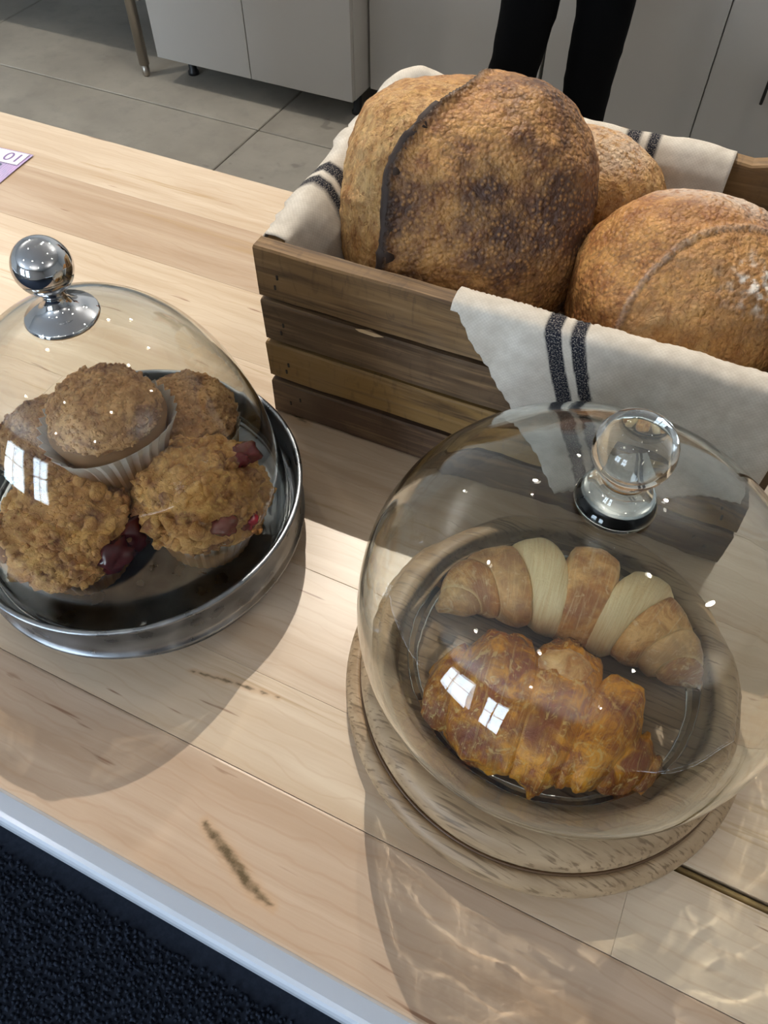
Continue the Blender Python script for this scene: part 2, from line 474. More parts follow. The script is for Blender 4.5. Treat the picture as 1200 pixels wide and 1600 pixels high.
# street-side wall behind the customer: piers, sill and lintel around three windows
wf = structure(empty('wall_front', (0, 0, 0))); wf.rotation_euler = (0, 0, TH)
box('sill_wall', -6, 5, -4.6, -4.5, ZF, -0.25, M['wall'], wf)
box('lintel', -6, 5, -4.6, -4.5, 1.60, 1.95, M['wall'], wf)
WIN = [(-3.9, -2.3), (-1.7, -0.7)]
edges = [-6.0] + [x for w in WIN for x in w] + [5.0]
for i in range(0, len(edges), 2):
    box('pier', edges[i], edges[i + 1], -4.6, -4.5, -0.25, 1.60, M['wall'], wf)
frame_mat = plain('dark_window_frame', (0.05, 0.05, 0.055), 0.4)
for i, (a, b) in enumerate(WIN):
    w = structure(empty('window_%d' % (i + 1), (0, 0, 0))); w.rotation_euler = (0, 0, TH)
    for q in (a, (a + b) / 2 - .025, b - .05):
        box('mullion', q, q + .05, -4.58, -4.52, -0.25, 1.60, frame_mat, w)
    for z in (-0.25, 0.75, 1.55):
        box('rail', a, b, -4.575, -4.525, z, z + .05, frame_mat, w)
    box('pane', a + .01, b - .01, -4.553, -4.547, -0.24, 1.59, M['pane'], w)
    l = bpy.data.lights.new('window_portal', 'AREA'); l.shape = 'RECTANGLE'; l.size = b - a; l.size_y = 1.85
    l.cycles.is_portal = True
    lo = bpy.data.objects.new('window_portal', l); COL.objects.link(lo)
    lo.location = frame(TH, (a + b) / 2, -4.49, 0.675)
    lo.rotation_euler = (RAD(90), 0, TH)

# ------------------------------------------------------------------ carpet on the customer side
carpet = empty('carpet', (0, 0, ZF), TH, 'dark navy loop pile carpet on the floor in front of the counter', 'carpet')
m = N('navy_carpet'); c = m.coord('Object')
m.bsdf(m.mix(m.noise(c, 120, 2), (0.010, 0.014, 0.024), (0.030, 0.040, 0.064)), 0.95, spec=0.15)
M['carpet'] = m.m
box('carpet_backing', -2.5, 2.5, -3.5, 0.045, -0.012, 0.004, M['carpet'], carpet)
V, F = [], []
rng = random.Random(3)
stepc = 0.0085
for i in range(int(1.1 / stepc)):
    for j in range(int(0.62 / stepc)):
        x = -1.05 + i * stepc + rng.uniform(-.003, .003); y = -0.60 + j * stepc + rng.uniform(-.003, .003)
        r = rng.uniform(.0032, .0052); hgt = rng.uniform(.006, .012)
        b = len(V); dx, dy = rng.uniform(-.003, .003), rng.uniform(-.003, .003)
        a0 = rng.uniform(0, 3)
        for kk in range(4):
            a = a0 + kk * math.pi / 2
            V.append((x + r * math.cos(a), y + r * math.sin(a), 0.003))
        for kk in range(4):
            a = a0 + kk * math.pi / 2
            V.append((x + dx + .7 * r * math.cos(a), y + dy + .7 * r * math.sin(a), 0.003 + hgt * .75))
        V.append((x + dx, y + dy, 0.003 + hgt))
        for kk in range(4):
            k2 = (kk + 1) % 4
            F.append((b + kk, b + k2, b + 4 + k2, b + 4 + kk)); F.append((b + 4 + kk, b + 4 + k2, b + 8))
tag(mesh('pile', V, F, M['carpet'], carpet), kind='stuff')

# ------------------------------------------------------------------ counter
counter = empty('counter', (0, 0, ZF), TH, 'long pale maple butcher block counter with white metal edge trim carrying the baked goods', 'counter')
ct = -ZF       # top of the counter in local z
rows = [.034, .118, .1875, .286, .384, .482, .581, .680, .777]
rng = random.Random(11)
cuts = [[-1.05, 0.62], [-0.72, 0.10, 0.95], [-1.2, 0.10, 0.9], [-0.55, 0.7], [-1.0, 0.3], [-0.30, 0.75], [-1.25, 0.45], [-1.5, 0.8]]
tints = [(.55, .42, .315), (.63, .515, .39), (.63, .515, .385), (.59, .465, .34), (.60, .485, .355), (.575, .47, .345), (.485, .375, .268), (.57, .475, .355)]
def seg_dist(p, a, b):
    ax, ay = a; bx, by = b; px, py = p
    L2 = (bx - ax) ** 2 + (by - ay) ** 2
    f = max(0, min(1, ((px - ax) * (bx - ax) + (py - ay) * (by - ay)) / L2))
    return math.hypot(px - ax - f * (bx - ax), py - ay - f * (by - ay)), f
STREAKS = [([(-.172, .0765), (-.163, .072), (-.148, .0665), (-.130, .0585), (-.116, .0535), (-.104, .0515)], .0050, .010), ([(-.312, .440), (-.290, .432)], .003, .018), ([(-.245, .166), (-.215, .171), (-.172, .1765)], .0012, .005)]
# every plank keeps its own grain: origin of the plank object sits at its own middle
for r in range(len(rows) - 1):
    xs = [-2.2] + cuts[r] + [1.7]
    for q in range(len(xs) - 1):
        x0, x1 = xs[q], xs[q + 1]
        y0, y1 = rows[r], rows[r + 1]
        g0 = g1 = 0.0
        if r == 1 and x0 >= 0.1: g1 = 0.0035
        if r == 2 and x0 >= 0.1: g0 = 0.0035
        cx, cy = (x0 + x1) / 2, (y0 + y1) / 2
        o = box('plank', x0 - cx + .00006, x1 - cx - .00006, y0 - cy + .00006 + g0, y1 - cy - .00006 - g1, -.032, 0, M['maple'], counter, 0.0003 if r else 0.0018, 2)
        o.location = (cx, cy, ct + rng.uniform(-.00006, .00006))
        t = tints[r]; j = rng.uniform(.95, 1.04)
        o.color = (t[0] * j, t[1] * j * rng.uniform(.985, 1.015), t[2] * j, 1)
        own = [(pts, w, sw) for pts, w, sw in STREAKS if x0 < pts[0][0] < x1 and y0 < pts[0][1] < y1]
        if own:
            bm = bmesh.new(); bm.from_mesh(o.data)
            lo_x = min(p[0] for ps, _, _ in own for p in ps) - .05; hi_x = max(p[0] for ps, _, _ in own for p in ps) + .05
            for k in range(101):
                xx = lo_x + (hi_x - lo_x) * k / 100 - cx
                bmesh.ops.bisect_plane(bm, geom=bm.verts[:] + bm.edges[:] + bm.faces[:], plane_co=(xx, 0, 0), plane_no=(1, 0, 0))
            fs = [f for f in bm.faces if f.normal.z > .9 and lo_x < f.calc_center_median().x + cx < hi_x]
            for k in range(1, 56):
                yy = y0 - cy + (y1 - y0) * k / 56
                gm = [f for f in bm.faces if f.normal.z > .9 and lo_x < f.calc_center_median().x + cx < hi_x]
                gm += list({e for f in gm for e in f.edges}) + list({v for f in gm for v in f.verts})
                bmesh.ops.bisect_plane(bm, geom=gm, plane_co=(0, yy, 0), plane_no=(0, 1, 0))
            bm.to_mesh(o.data); bm.free()
            A1 = o.data.attributes.new('streak', 'FLOAT', 'POINT'); A2 = o.data.attributes.new('stain', 'FLOAT', 'POINT')
            for v in o.data.vertices:
                p = (v.co.x + cx, v.co.y + cy); m1 = m2 = 0
                for pts, w, sw in own:
                    n = len(pts) - 1
                    for k in range(n):
                        d, f = seg_dist(p, pts[k], pts[k + 1]); f = (k + f) / n
                        d += .0016 * noise.noise(Vector((p[0] * 160, p[1] * 160, 0)))
                        taper = max(.15, math.sin(math.pi * (.12 + .8 * f)))
                        m1 = max(m1, 1 - smooth01(.35, 1.0, d / (w * taper)))
                        m2 = max(m2, .6 * (1 - smooth01(.2, 1.0, d / (sw * (.5 + .5 * taper)))))
                A1.data[v.index].value = m1; A2.data[v.index].value = m2
box('substrate', -2.2, 1.7, .050, .765, ct - .046, ct - .0325, M['gap'], counter)
tube('joint_rod', [(0.1, .1875, ct - .0045), (1.7, .1875, ct - .0045)], 0.0024, plain('worn_brown_joint', (0.30, 0.21, 0.09), 0.4), counter, 10)
# white metal trim: a folded profile under the front edge
prof = [(.040, -.034), (.0355, -.0345), (.0345, -.0325), (.0235, -.0335), (.0205, -.0345), (.0185, -.0375), (.0170, -.043), (.0162, -.060), (.0190, -.060), (.0205, -.046), (.040, -.044)]
V = []; 
for x in (-2.2, 1.7):
    V += [(x, y, ct + z) for y, z in prof]
n = len(prof)
F = [(k, (k + 1) % n, n + (k + 1) % n, n + k) for k in range(n)] + [tuple(range(n)), tuple(range(2 * n - 1, n - 1, -1))]
fix_normals(mesh('edge_trim', V, F, M['edge_trim'], counter, smooth=False))
box('front_panel', -2.2, 1.7, .05, .075, 0.002, ct - .047, M['counter_body'], counter)
box('back_panel', -2.2, 1.7, .70, .72, 0.002, ct - .047, M['counter_body'], counter)

# ------------------------------------------------------------------ banknote
note = empty('banknote', frame(0, -0.471, 1.003, 0.0006), 0, 'purple ten note lying flat on the far left of the counter', 'banknote')
e1 = Vector((-0.523 + 0.471, 1.023 - 1.003, 0)).normalized()      # short edge, along the lettering
rz = math.atan2(e1.y, e1.x)
note.rotation_euler = (0, 0, rz)   # local +x runs along the short edge away to the left, local +y towards the customer
def m_note():
    k = N('purple_note_print')
    c = k.coord('Object')
    w = k.n('ShaderNodeTexWave'); k.l(c, w.inputs[0]); w.inputs['Scale'].default_value = 90; w.inputs['Distortion'].default_value = 6
    a = k.noise(c, 40, 3)
    col = k.mix(k.ramp(a, [(0.35, 0), (0.65, 1)]), (0.27, 0.23, 0.45), (0.42, 0.25, 0.50))
    col = k.mix(k.math('MULTIPLY', w.outputs['Fac'], 0.35), col, (0.62, 0.58, 0.76))
    k.bsdf(col, 0.4); return k.m
nx, ny = 26, 50
V = []; 
for i in range(nx):
    for j in range(ny):
        x = i / (nx - 1) * .0699; y = j / (ny - 1) * .1524
        V.append((x, y, 0.0009 + .0007 * math.sin(y * 42 + .6) * math.sin(x * 30 + 1)))
F = grid_faces(nx, ny)
o = mesh('paper', V, F, m_note(), note)
sd = o.modifiers.new('thick', 'SOLIDIFY'); sd.thickness = 0.00015
white = plain('note_white', (0.72, 0.70, 0.76), 0.4)
purple = plain('note_ink', (0.17, 0.11, 0.30), 0.4)
navy = plain('note_dark_ink', (0.03, 0.06, 0.13), 0.4)
box('white_panel', .004, .054, .003, .031, .0022, .00232, white, note)
# the number: upside down as seen by the customer, in outlines of its own
def text_mesh(name, body, size, mat, parent, loc, rotz, sx=1.0):
    cu = bpy.data.curves.new(name, 'FONT'); cu.body = body; cu.size = size; cu.extrude = 0.00008
    tmp = bpy.data.objects.new(name, cu); COL.objects.link(tmp)
    dg = bpy.context.evaluated_depsgraph_get()
    me = bpy.data.meshes.new_from_object(tmp.evaluated_get(dg))
    bpy.data.objects.remove(tmp)
    o = bpy.data.objects.new(name, me); COL.objects.link(o); me.materials.clear(); me.materials.append(mat)
    o.parent = parent; o.location = loc; o.rotation_euler = (0, 0, rotz); o.scale = (sx, 1, 1)
    return o
text_mesh('printed_number', '10', 0.027, purple, note, (.0060, .0070, .00245), 0, 1.05)
V = []; rr = random.Random(5)
for k in range(18):
    a = 2 * math.pi * k / 18; r = .012 * (1 + .25 * rr.uniform(-1, 1))
    V.append((.040 + 1.2 * r * math.cos(a), .040 + r * math.sin(a), .0023))
mesh('dark_vignette', V, [tuple(range(18))], navy, note, smooth=False)

# ------------------------------------------------------------------ wooden cake stand with glass cloche and croissants
BC = Vector((0.1185, 0.2400, 0))
board = empty('cake_board', BC, RAD(-28), 'round mango wood board with grooved edge under the glass dome of croissants', 'cake board')
prof = [(0, 0.0), (.132, 0.0), (.140, .003), (.1455, .009), (.1468, .0140), (.1458, .0190), (.1425, .0236), (.1392, .0256), (.1372, .0258),
        (.1358, .0245), (.1346, .0246), (.1340, .0272), (.1350, .0305), (.1352, .0345), (.1340, .0400), (.1310, .0450), (.1265, .0480), (.1200, .0492), (.1152, .0490), (.1132, .0478),
        (.1124, .0440), (.1120, .0400), (.1105, .0388), (0, .0388)]
lathe('turned_base', prof, M['board'], board, 128)
ring = [(.1352 + .0011 * math.cos(2 * math.pi * k / 8), .0254 + .0011 * math.sin(2 * math.pi * k / 8)) for k in range(8)]  # dark brown ring added in the groove, its colour stands in for shade
tag(lathe('groove_shade_ring', ring, plain('groove_shade_brown', (0.10, 0.052, 0.022), 0.5), board, 128, closed=True), 'thin dark brown ring standing in for shade in the groove')

dome_r = empty('glass_cloche', BC + Vector((0, 0, .0395)), 0, 'clear glass dome with a glass ball knob covering the croissants on the wooden board', 'glass dome')
def glass_shell(o, amp, scale):
    """hand blown glass: slight unevenness of the wall; the glass bends the spotlight onto the counter"""
    for v in o.data.vertices:
        d = v.co.normalized()
        v.co += d * amp * (noise.noise(v.co * scale) + .35 * noise.noise(v.co * scale * 2.3))
    o.data.update(); o.cycles.is_caustics_caster = True
def spheroid_shell(a, b, zc, z0, th, top_hole=0.0, n=40, bead=0.0022):
    """closed shell profile: outer from rim to top, then inner back down"""
    out, inn = [], []
    t0 = math.asin(max(-1, (z0 - zc) / b))
    for i in range(n + 1):
        t = t0 + (math.pi / 2 - t0) * i / n
        e = .88 if t > 0 else 1.0            # fuller shoulders above the belly
        cc = math.cos(t) ** e; ss = math.sin(t) if t < 0 else math.sin(t) ** e
        out.append((a * cc, zc + b * ss))
        inn.append(((a - th) * cc, zc + (b - th) * ss))
    out[-1] = (0, out[-1][1]); inn[-1] = (0, inn[-1][1])
    r0 = (out[0][0] + inn[0][0]) / 2; zz = min(out[0][1], inn[0][1])
    bd = [(inn[0][0] - bead * .6, zz + .001), (inn[0][0] - bead, zz - .0015), (r0, zz - .0035), (out[0][0] + bead, zz - .0015), (out[0][0] + bead * .6, zz + .001)]
    return bd + out + inn[::-1]
zo = .0395
pr = spheroid_shell(.1355, .1125, .1225 - zo, .0455 - zo, .0032)
glass_shell(lathe('dome', pr, M['glass'], dome_r, 192, closed=True), 0.00055, 34)
zt = .2350 - zo
knobp = [(0, zt - .0010), (.0195, zt - .0022), (.0212, zt + .0012), (.0200, zt + .0050), (.0160, zt + .0090), (.0122, zt + .0140), (.0112, zt + .0190),
         (.0128, zt + .0240), (.0168, zt + .0290), (.0195, zt + .0350), (.0200, zt + .0410), (.0188, zt + .0470), (.0155, zt + .0525), (.0100, zt + .0565), (.0045, zt + .0580), (0, zt + .0583)]
lathe('knob', knobp, M['knob_glass'], dome_r, 64)

# ------------------------------------------------------------------ galvanised stand with glass dome and muffins
TCN = Vector((-0.2015, 0.3870, 0))
stand = empty('galvanized_cake_stand', TCN, 0, 'round galvanized metal cake stand with rolled rims holding the muffins', 'cake stand')
lathe('pedestal', [(.116, 0), (.1215, 0), (.1222, .002), (.1205, .0045), (.1180, .023), (.1160, .0255)], M['galv'], stand, 128)
lathe('pan', [(0, .0330), (.1255, .0330), (.1285, .0345), (.1292, .0370), (.1303, .0615), (.1310, .0645), (.1330, .0662), (.1352, .0655), (.1358, .0635), (.1345, .0615),
              (.1328, .0600), (.1316, .0330), (.1318, .0290), (.1338, .0272), (.1345, .0252), (.1336, .0236), (.1318, .0232), (.1300, .0240), (0, .0245)], M['galv'], stand, 128)
rb = empty('tmp', (0, 0, 0)); bpy.data.objects.remove(rb)
for a in (-75, 45, 165):
    o = lathe('rubber_foot', [(0, 0.0002), (.010, 0.0002), (.0105, .003), (0, .0035)], M['black_plastic'], stand, 16)
    o.location = (.105 * math.cos(RAD(a)), .105 * math.sin(RAD(a)), 0)

dome_l = empty('glass_cloche', TCN + Vector((0, 0, .0342)), 0, 'clear glass dome with a chrome ball knob covering the muffins on the metal stand', 'glass dome')
zo = .0342
def dome_profile(pts, th, bead):
    outp = pts; inn = []
    n = len(pts)
    for i, (r, z) in enumerate(pts):
        r0, z0 = pts[max(i - 1, 0)]; r1, z1 = pts[min(i + 1, n - 1)]
        dr, dz = r1 - r0, z1 - z0; L = math.hypot(dr, dz)
        nr, nzv = dz / L, -dr / L
        inn.append((max(0, r - nr * th), z - nzv * th))
    inn[-1] = (0, pts[-1][1] - th)
    return [(inn[0][0] - bead * .5, -.0005 + .002), (inn[0][0], .0003), (outp[0][0] + bead * .3, .0003), (outp[0][0] + bead, .0022)] + outp + inn[::-1]
PL = []
for i in range(37):
    t = i / 36 * math.pi / 2
    PL.append((.1220 * math.cos(t) ** 0.90, .004 + .198 * math.sin(t) ** 1.0))
PL[-1] = (0, PL[-1][1])
glass_shell(lathe('dome', dome_profile(PL, .0028, .0016), M['glass'], dome_l, 192, closed=True), 0.00022, 30)
zt = .2360 - zo
kp = [(0, zt - .001), (.0225, zt - .003), (.0235, zt - .0008), (.0225, zt + .0010), (.0150, zt + .0035), (.0095, zt + .0075), (.0072, zt + .0130), (.0075, zt + .0180)]
bc, br = zt + .0345, .0178
for i in range(3, 21):
    a = -math.pi / 2 + math.pi * i / 20
    kp.append((br * math.cos(a), bc + br * math.sin(a)))
kp[-1] = (0, kp[-1][1])
lathe('knob', kp, M['chrome'], dome_l, 64)

# ------------------------------------------------------------------ muffins
def make_muffin(loc, label, seed, crown_r, crown_h, liner_r, base_r, liner_h, kind, tilt=(0, 0), berries=(), lump=0.35):
    root = empty('muffin', loc, 0, label, 'muffin', 'muffins under the glass dome')
    root.rotation_euler = (RAD(tilt[0]), RAD(tilt[1]), seed * 1.3)
    rg = random.Random(seed)
    mat = M['muffin_gold'] if kind == 'gold' else M['muffin_brown']
    # pleated liner
    npl, per = 34, 6
    seg = npl * per; rows_ = 9
    V, G = [], []
    for i in range(rows_):
        f = i / (rows_ - 1)
        for k in range(seg):
            a = 2 * math.pi * k / seg
            ple = abs(((k % per) / per) * 2 - 1)          # 0..1 triangle
            r = base_r + (liner_r - base_r) * f + (ple - .5) * .0030 * (.35 + .65 * f)
            flare = .0022 * max(0, f - .75) / .25
            r += flare + .0012 * math.sin(a * 3 + seed) * f
            z = .0004 + liner_h * f + (ple - .5) * .0028 * max(0, f - .7) / .3 + .002 * math.sin(a * 2 + seed * 2) * f
            V.append((r * math.cos(a), r * math.sin(a), z))
            G.append(min(1, max(0, (0.84 - f) * 2.8 + .18 * math.sin(a * 7 + seed) + .12 * math.sin(a * 17))))
    F = grid_faces(rows_, seg, wrap_v=True)
    V.append((0, 0, .0004)); G.append(1)
    for k in range(seg): F.append((k, (k + 1) % seg, len(V) - 1))
    o = mesh('paper_liner', V, F, M['liner'], root, smooth=False, attrs={'grease': G})
    sd = o.modifiers.new('thick', 'SOLIDIFY'); sd.thickness = .0003; sd.offset = 1
    # cake in the liner
    lathe('cake', [(0, .001), (base_r - .003, .001), (liner_r - .0035, liner_h * .98), (0, liner_h * 1.02)], M['cake'], root, 40)
    # crown
    nu, nv = 96, 40
    V = []
    for i in range(nu):
        a = 2 * math.pi * i / nu
        for j in range(nv):
            t = j / (nv - 1)                  # 0 rim-under .. 1 top
            e = -0.55 + t * (math.pi / 2 + 0.55)
            rr = crown_r * math.cos(e) ** .72
            z = liner_h + .004 + crown_h * math.sin(e) * (1 if e > 0 else .35)
            d = Vector((math.cos(a) * math.cos(e), math.sin(a) * math.cos(e), math.sin(e)))
            p = d * 1.0 + Vector((seed * 3.1, seed, 0))
            q = nz(p, 2.3, 2) * .20 * lump * 2 + nz(p, 6.5, 3) * .14 + abs(nz(p, 13, 2)) * .10 - (.34 * lump * max(0, .22 - abs(nz(p + Vector((9, 0, 0)), 3.4, 2))) * 3 if kind == 'gold' else 0)
            q *= min(1, .15 + (1 - t) * 4 + .6) if t > .97 else 1
            s = 1 + q * (.72 if kind == 'gold' else .55)
            V.append((math.cos(a) * rr * s, math.sin(a) * rr * s, z + crown_h * q * .55 * (0.3 + 0.7 * t)))
    F = grid_faces(nu, nv, wrap_u=True)
    # close the pole
    top = sum((Vector(V[i * nv + nv - 1]) for i in range(nu)), Vector()) / nu
    for i in range(nu): V[i * nv + nv - 1] = tuple(top)
    o = mesh('crumb_crown', V, F, mat, root); fix_normals(o)
    bm = bmesh.new(); bm.from_mesh(o.data); bmesh.ops.remove_doubles(bm, verts=bm.verts, dist=1e-6)
    bm.faces.ensure_lookup_table(); surf = [(f.calc_center_median().copy(), f.normal.copy()) for f in bm.faces]
    bm.to_mesh(o.data); bm.free()
    # streusel crumbs in lumps
    surf = [s for s in surf if s[1].z > .05]
    V, F = [], []
    ico = bmesh.new(); bmesh.ops.create_icosphere(ico, subdivisions=1, radius=1.0)
    iv = [v.co.copy() for v in ico.verts]; iface = [[v.index for v in f.verts] for f in ico.faces]; ico.free()
    for q in range(1000 if kind == 'brown' else 420):
        c, nrm = rg.choice(surf)
        r = rg.choice([.0007, .0009, .0012, .0016, .0022] if kind == 'brown' else [.0008, .0010, .0014, .0022, .0034]) * rg.uniform(.7, 1.25)
        b = len(V)
        sx, sy, sz = (rg.uniform(.7, 1.3) for _ in range(3))
        for v in iv:
            w = 1 + rg.uniform(-.30, .30)
            V.append(c - nrm * r * .15 + Vector((v.x * sx, v.y * sy, v.z * sz)) * r * w)
        F += [[b + x for x in f] for f in iface]
    # broad clumps of streusel baked together
    ico = bmesh.new(); bmesh.ops.create_icosphere(ico, subdivisions=2, radius=1.0)
    iv = [v.co.copy() for v in ico.verts]; iface = [[v.index for v in f.verts] for f in ico.faces]; ico.free()
    for q in range(60 if kind == 'gold' else 34):
        c, nrm = rg.choice(surf)
        r = rg.uniform(.0030, .0068) if kind == 'gold' else rg.uniform(.0020, .0036)
        b = len(V); t1 = nrm.orthogonal().normalized(); t2 = nrm.cross(t1)
        sx, sy = rg.uniform(.7, 1.5), rg.uniform(.7, 1.3)
        for v in iv:
            w = 1 + .45 * nz(v * 1.0 + Vector((q * 3.3, seed, 0)), 1.7, 3)
            V.append(c - nrm * r * .12 + (t1 * v.x * sx + t2 * v.y * sy + nrm * v.z * .62) * r * w)
        F += [[b + x for x in f] for f in iface]
    tag(mesh('streusel_crumbs', V, F, mat, root), kind='stuff')
    # berries sit half sunk in the crown
    for (a, e, r, dark) in berries:
        a -= math.degrees(seed * 1.3)
        x = crown_r * math.cos(RAD(e)) ** .72; z = liner_h + .004 + crown_h * math.sin(RAD(e)) * 1.08
        bm = bmesh.new(); bmesh.ops.create_icosphere(bm, subdivisions=3, radius=r)
        for v in bm.verts:
            v.co *= 1 + .5 * nz(v.co / r + Vector((seed, a, 0)), 1.4, 3)
            v.co.z *= .75
        me = bpy.data.meshes.new('berry'); bm.to_mesh(me); bm.free()
        me.polygons.foreach_set('use_smooth', [True] * len(me.polygons))
        ob = bpy.data.objects.new('berry', me); COL.objects.link(ob); ob.parent = root
        ob.location = (x * .97 * math.cos(RAD(a)), x * .97 * math.sin(RAD(a)), z + r * .15)
        me.materials.append(M['berry_dark' if dark else 'berry'])
    return root

FZ = .0336
def mpos(x, y): return (x, y, FZ)
make_muffin(mpos(-.2370, .3370), 'golden crumb muffin at the front left of the stand with dark berry filling bursting out', 2, .0490, .032, .0430, .034, .040, 'gold', (0, -4), ((-35, 12, .014, True), (-8, 8, .013, True), (60, 40, .010, True), (-150, 10, .012, True)), .55)
make_muffin(mpos(-.1440, .3610), 'golden crumb muffin at the front right of the metal stand with red berries', 5, .0490, .036, .0430, .034, .043, 'gold', (0, 5), ((40, 35, .010, False), (-60, 25, .009, False), (-35, 14, .008, False), (20, 55, .006, False)), .35)
make_muffin(mpos(-.1620, .4460), 'brown crumb muffin at the back right of the metal stand', 3, .042, .028, .0430, .034, .042, 'brown', (2, 3), (), .3)
make_muffin(mpos(-.2690, .4170), 'brown crumb muffin at the back left of the stand half hidden by the topmost one', 4, .042, .027, .0430, .034, .042, 'brown', (0, -4), (), .25)
make_muffin((-.2030, .3930, .0850), 'brown crumb muffin in a white pleated liner perched on top of the other four', 6, .0395, .027, .0475, .0330, .049, 'brown', (-2, 2), (), .2)

# ------------------------------------------------------------------ croissants
def bez(P, t):
    # Catmull-Rom through points
    n = len(P) - 1
    x = min(max(t, 0), 1) * n; i = min(int(x), n - 1); f = x - i
    p0, p1, p2, p3 = P[max(i - 1, 0)], P[i], P[i + 1], P[min(i + 2, n)]
    return 0.5 * ((2 * p1) + (p2 - p0) * f + (2 * p0 - 5 * p1 + 4 * p2 - p3) * f * f + (3 * p1 - p0 - 3 * p2 + p3) * f ** 3)

def make_croissant(name, label, pts, rfun, flat, segs, mat, seed, slant, lip, zbase, pale_fn, rough):
    P = [Vector((x, y, 0)) for x, y in pts]
    cen = P[len(P) // 2]
    root = empty(name, (cen.x, cen.y, zbase), 0, label, 'croissant', 'croissants on the wooden board')
    nphi, nal = 56, 22
    for si, (t0, t1, big, pale) in enumerate(segs):
        V, AL, AR, PA, GR = [], [], [], [], []
        inward = 1 if (t0 + t1) / 2 < .5 else -1
        for i in range(nal):
            f = i / (nal - 1)
            for j in range(nphi):
                ph = 2 * math.pi * j / nphi
                t = t0 + (t1 - t0) * f + slant * math.cos(ph) * (1 if (t0 + t1) / 2 < .5 else -1) * (1 if abs((t0 + t1) / 2 - .5) > .02 else 0)
                tt = min(max(t, 0.0), 1.0)
                p = bez(P, tt)
                d = (bez(P, min(tt + .01, 1)) - bez(P, max(tt - .01, 0))).normalized()
                a = Vector((d.y, -d.x, 0))
                r = rfun(tt)
                # each rolled layer bulges and dives under its neighbour at both ends
                bulge = big * (1 - abs(2 * f - 1) ** 2.6 * lip) 
                endf = 1.0
                if i == 0 or i == nal - 1: endf = .0
                elif i == 1 or i == nal - 2: endf = .72
                elif i == 2 or i == nal - 3: endf = .93
                if (si == 0 and f < .5) or (si == len(segs) - 1 and f > .5):
                    g = f if si == 0 else 1 - f
                    endf = min(1.0, max(0.0, g * 2.2)) ** .5
                rr = r * bulge * endf
                q = nz(Vector((tt * 9 + seed, math.cos(ph) * .8, math.sin(ph) * .8)), 1.2, 3) * rough + nz(Vector((tt * 40 + seed, math.cos(ph) * 2.5, math.sin(ph) * 2.5)), 1.3, 2) * rough * .16
                rr *= 1 + q
                hgt = rr * flat
                x = math.cos(ph) * rr; z = math.sin(ph) * hgt
                rz0 = r * flat * .86
                z = max(z, -rz0 * .92)
                V.append(p - cen + a * x + Vector((0, 0, rz0 * .92 + z + .0006 * (si % 2))))
                AL.append(tt); AR.append(ph / 6.283 + si * .37)
                GR.append(max(0.0, 1 - min(f, 1 - f) / .20) * .8)
                PA.append(max(0, min(1, pale * pale_fn(f, ph))))
        F = grid_faces(nal, nphi, wrap_v=True)
        o = mesh('dough_layer', V, F, mat, root, attrs={'along': AL, 'around': AR, 'pale': PA, 'groove': GR})
        fix_normals(o)
    return root

def r1(t): return .0355 * (math.sin(math.pi * min(max(t, .03), .97)) ** .62) * (1 if t < .5 else 1.02)
segs1 = [(0.00, .13, .90, .25), (.095, .235, .98, .06), (.20, .345, 1.01, .20), (.315, .455, 1.03, 1.0), (.425, .575, 1.07, .05), (.545, .69, 1.04, .95), (.655, .80, 1.0, .04), (.77, .89, .96, .35), (.86, 1.0, .90, .10)]
make_croissant('croissant', 'plain golden brown croissant lying behind the glazed one on the wooden board',
               [(.040, .281), (.072, .2965), (.118, .2900), (.168, .2700), (.200, .2440), (.2160, .2190)],
               r1, .92, segs1, M['croissant'], 1.0, .045, .19, .0392, lambda f, ph: 1.0, .07)
def r2(t):
    ks = [(0, .016), (.12, .034), (.28, .049), (.5, .053), (.68, .043), (.82, .025), (.92, .018), (1, .012)]
    for (a, ra), (b, rb) in zip(ks, ks[1:]):
        if t <= b: return ra + (rb - ra) * smooth01(a, b, t)
    return ks[-1][1]
segs2 = [(0.0, .20, .93, .1), (.13, .44, 1.0, .05), (.36, .62, 1.04, .1), (.55, .80, 1.0, .1), (.74, .90, .95, .05), (.86, 1.0, .9, .25)]
make_croissant('croissant', 'plump amber glazed croissant with flaky almond coloured patches at the front of the wooden board',
               [(.031, .231), (.053, .216), (.095, .201), (.130, .186), (.159, .166), (.178, .157)],
               r2, .66, segs2, M['croissant_glazed'], 7.0, .03, .46, .0392, lambda f, ph: .3, .20)
cg = bpy.data.objects['croissant.001']
bm = bmesh.new(); bmesh.ops.create_icosphere(bm, subdivisions=4, radius=1.0)
for v in bm.verts:
    q = 1 + .18 * nz(v.co + Vector((4, 2, 0)), 1.6, 3)
    v.co = Vector((v.co.x * .0165 * q, v.co.y * .0105 * q, v.co.z * .0095 * q + .0560))
me = bpy.data.meshes.new('folded_tip'); bm.to_mesh(me); bm.free(); me.materials.append(M['croissant'])
me.polygons.foreach_set('use_smooth', [True] * len(me.polygons))
o = bpy.data.objects.new('folded_tip', me); COL.objects.link(o); o.parent = cg; o.location = (-.014, .028, 0); o.rotation_euler = (0, 0, RAD(-12))
tag(o, 'small pale folded end of the dough')

